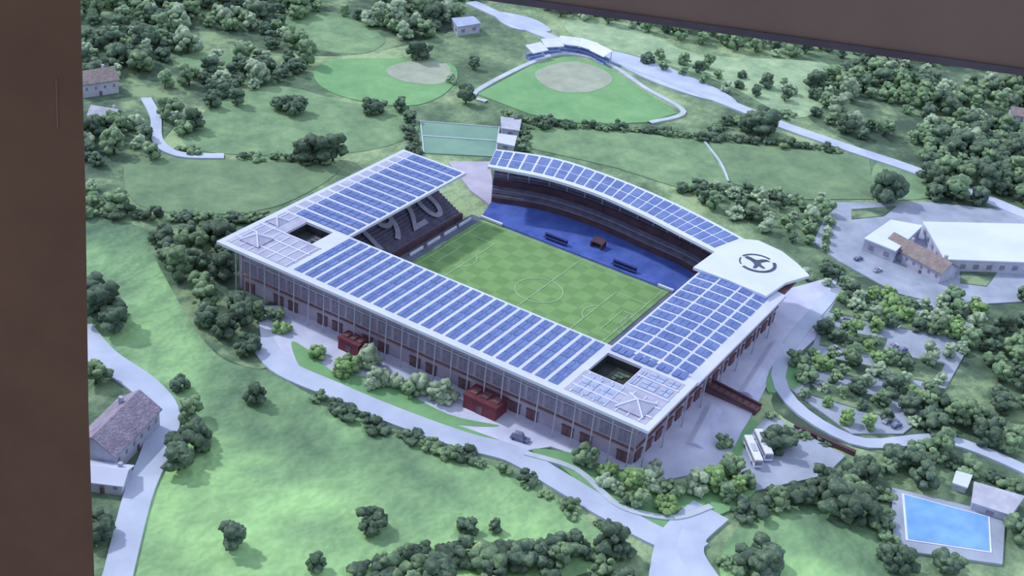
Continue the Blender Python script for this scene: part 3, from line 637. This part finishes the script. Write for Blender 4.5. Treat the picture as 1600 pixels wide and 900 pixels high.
row([(1095,850),(1120,815),(1200,800),(1270,775)],5,(.8,1.3),[0,0,1]); row([(1200,800),(1270,775),(1340,755),(1420,725),(1480,708)],7,(.7,1.2),[0,0,1],dst=TREES)
row([(1100,862),(1150,890),(1200,905)],5,(.8,1.2),[0,1])
fill([(1290,445),(1400,470),(1530,475),(1520,560),(1400,575),(1280,530)],6.6,(.5,1.05),[1,0,2,1,2,3],8,keep=.85)
fill([(1235,555),(1400,570),(1470,600),(1430,680),(1340,690),(1225,615)],7,(.55,1.05),[1,1,2,0,3],9,keep=.85)
fill([(1440,640),(1610,690),(1610,740),(1500,700),(1440,680)],7,(.9,1.3),[0,0,1],10)
fill([(1540,520),(1620,500),(1620,640),(1560,650)],8,(.8,1.1),[0,1],11)
fill([(1260,100),(1620,140),(1620,240),(1450,230),(1330,215),(1270,180)],9.5,(.7,1.6),[0,1,1,2],12,keep=.4)
fill([(1440,200),(1620,210),(1620,335),(1450,312)],7.5,(.9,1.6),[0,0,1],17)
fill([(900,60),(1010,80),(1120,110),(1240,130),(1240,165),(1130,145),(1000,100),(900,78)],11,(.6,1.0),[0,1,2],13,keep=.5)
fill([(780,-20),(1100,20),(1280,60),(1620,95),(1620,140),(1250,95),(1100,70),(960,45),(820,15)],9.5,(.7,1.4),[0,1,2],14,keep=.5)
fill([(1060,300),(1180,300),(1300,325),(1290,395),(1250,385),(1180,360)],7.5,(.5,1.0),[1,1,0,2],15)
row([(1250,440),(1300,428),(1340,470)],7,(.6,.9),[1,0,2],dst=TREES)
row([(820,190),(900,200),(1000,205),(1110,218),(1200,225),(1340,240)],4.5,(.5,1.1),[0,0,1])
row([(1340,470),(1430,480),(1540,500)],6,(.7,1),[1,0]); row([(640,190),(650,245)],5,(.5,.9),[0]); row([(780,246),(820,240),(824,200)],5,(.5,.8),[0,1])
row([(1240,180),(1130,195),(1110,215)],5,(.8,1.1),[0,1]); row([(1060,298),(1140,300),(1250,318)],5,(.7,1),[0,1])
row([(1380,700),(1500,730),(1600,770)],6,(.8,1.2),[0,1]); row([(1380,770),(1385,860)],6,(.7,1),[1]); row([(1195,650),(1245,678),(1300,700)],5,(.5,.8),[0,1])
for u,v,s,k in [(370,165,1.0,0),(455,178,1.2,0),(440,172,1.1,0),(468,176,1,0),(580,178,1.2,0),(590,176,1,0),(625,175,.9,0),(500,255,1.5,0),(480,250,1.3,0),(520,252,1.4,0),(470,255,1.1,0),(650,95,1.3,0),(660,92,1.2,0),(728,162,1.1,0),(740,108,.8,0),(705,130,.7,2),(640,190,.8,0),(400,630,.9,0),(362,858,1.0,0),(578,828,1.0,0),(728,830,.7,0),(772,830,.5,0),(495,892,.7,0),(1185,212,1.8,0),(1170,205,1.5,0),(1200,210,1.5,0),(1385,318,1.8,0),(1375,310,1.4,0),(1395,315,1.4,0),
 (1180,885,1.4,0),(1195,895,1.2,0),(1310,805,1.6,0),(1335,815,1.5,0),(1325,785,1.4,1),(1390,885,1,0),(1410,893,1,0),(1480,890,1.1,0),(1590,840,1.2,1),(1440,762,1.1,0),(1430,742,1.1,0),(1600,470,.9,0),(1600,600,1,0),(160,505,1.6,0),(140,485,1.5,0),(180,520,1.3,0),(275,700,1.4,0),(290,710,1.3,0),(280,735,1.2,0),(310,690,1,0),(300,655,1,1),(285,640,.9,1),(150,600,1.2,1),(150,840,1.2,0),(160,880,1.2,0),(805,198,.8,0),(845,200,.9,0),(790,185,.7,1),(1010,100,.9,0),(330,168,1,0),(270,620,.8,1),(280,610,.7,0)]: tr(u,v,s,k)
def ok(t,m=2.0):
    if X0-1<t[0]<X1+1 and Y0-1<t[1]<62 and not (t[0]<-55 and t[1]>YL+5): return False
    p=Vector((t[0],t[1]))
    for a,b,w in ROADPTS:
        d=b-a; L2=d.length_squared
        if L2<1e-6: continue
        s=max(0,min(1,(p-a).dot(d)/L2))
        if (a+d*s-p).length<w+m: return False
    return True
TREES=[t for t in TREES if ok(t,2.2*t[2])]; SHRUBS=[t for t in SHRUBS if ok(t,2.0*t[2])]
TREES.sort(key=lambda t:(Vector((t[0],t[1],0))-CAM).length/(t[2]))
lab={'dark':'dark leafy tree with rounded crown','green':'mid green leafy tree with rounded crown','pale grey green':'pale grey green ornamental tree','bright green':'bright green young tree'}
NI=296
for idx,(x,y,s,k) in enumerate(TREES[:NI]):
    cname,L=KINDS[k]; v=idx%4; c,t,w,full=L[v]; rz=(idx*2.399)%6.28
    if idx<70:
        e=bpy.data.objects.new('tree',None); COL.objects.link(e); TOPS.append(e); e['label']=lab[cname]; e['category']='tree'; e['group']='trees around the stadium'
        e.location=(x,y,.1); e.rotation_euler=(0,0,rz); e.scale=(s,s*(.9+.2*((idx*7)%5)/5),s*(.85+.3*((idx*3)%5)/5))
        part(e,'crown',c); part(e,'trunk',t)
    else:
        o=thing('tree',lab[cname],'tree',full,(x,y,.1),rz,'trees around the stadium'); o.scale=(s,s,s*(.85+.3*((idx*3)%5)/5))
SHRUBS.sort(key=lambda t:(Vector((t[0],t[1],0))-CAM).length)
for idx,(x,y,s,k) in enumerate(SHRUBS[:298]):
    o=thing('shrub','dark rounded shrub in a hedge line' if k==0 else 'mid green rounded shrub in a hedge line','shrub',SHR[k][idx%4],(x,y,.1),(idx*2.4)%6.28,'hedgerow shrubs'); o.scale=(s,s,s)
V=[];Fq=[];Mi=[]; order=[M_l1,M_l2,M_l3,M_l4]
for idx,(x,y,s,k) in enumerate(TREES[NI:]):
    w=KINDS[k][1][idx%4][2]; th=idx*2.399; c,sn=math.cos(th),math.sin(th)
    b=len(V); V+=[(x+s*(p[0]*c-p[1]*sn),y+s*(p[0]*sn+p[1]*c),s*p[2]) for p in w.v]
    for f,m in zip(w.f,w.m): Fq.append(tuple(b+i for i in f)); Mi.append(4 if w.mats[m]==M_trunk else k)
if V:
    me=bpy.data.meshes.new('woodland'); me.from_pydata(V,[],Fq)
    for m in order+[M_trunk]: me.materials.append(m)
    me.polygons.foreach_set('material_index',Mi); me.update(); smd(me)
    thing('woodland','distant dense woodland of dark rounded trees','trees',me,kind='stuff')
# ---------------------------------------------------------------- surrounding wall of the room
def Wp(u,v,D=205.0):
    d=ray(u,v); t=D/(d.x*FWD.x+d.y*FWD.y); return CAM+d*t
def slab(px,D,thick,m,name,lab=None):
    f=[Wp(u,v,D) for u,v in px]; bk=[p+FWD*thick for p in f]; mb=MB()
    n=len(f); mb.face(f,m); mb.face(bk[::-1],m)
    for i in range(n): mb.face([f[i],f[(i+1)%n],bk[(i+1)%n],bk[i]],m)
    return thing(name,lab,'wall',mb.data(name),kind='structure')
slab([(-900,-700),(110,-700),(124,0),(132,300),(137,650),(146,900),(152,1200),(-900,1200)],205,.5,M_wall,'wall_left')
slab([(111,-700),(2400,-700),(2400,221),(1600,108),(830,0),(123,-100)],205,.5,M_wall2,'wall_top')
slab([(123,-100),(830,0),(1600,108),(2400,221),(2400,233),(1600,119),(740,-2),(123,-88)],204.6,.7,M_trim,'trim_1')
mb=MB(); a=Wp(88,122,204.9); b=Wp(90,200,204.9); mb.beam(a,b,.2,M_wall2); top_mb('wall_scratch','thin pale vertical scratch on the brown wall','mark',mb)
# ---------------------------------------------------------------- light, camera
for o in TOPS:
    o.location=o.location*K; o.scale=o.scale*K
w=bpy.data.worlds.new('World'); scene.world=w; w.use_nodes=True; bg=w.node_tree.nodes['Background']; bg.inputs[0].default_value=(.74,.82,1,1); bg.inputs[1].default_value=1.02
sd=bpy.data.lights.new('sun','SUN'); sd.energy=2.15; sd.angle=.06; sd.color=(1,.98,.92)
s=bpy.data.objects.new('sun',sd); COL.objects.link(s); s.rotation_euler=Vector((.70,.05,-.70)).to_track_quat('-Z','Y').to_euler()
cd=bpy.data.cameras.new('camera'); cam=bpy.data.objects.new('camera',cd); COL.objects.link(cam)
cam.matrix_world=Matrix.Translation(CAM*K)@R.to_4x4(); cd.lens=F*36/1600; cd.sensor_width=36; cd.shift_x=-SX/1600; cd.shift_y=SY/1600; cd.clip_start=.01; cd.clip_end=500
scene.camera=cam
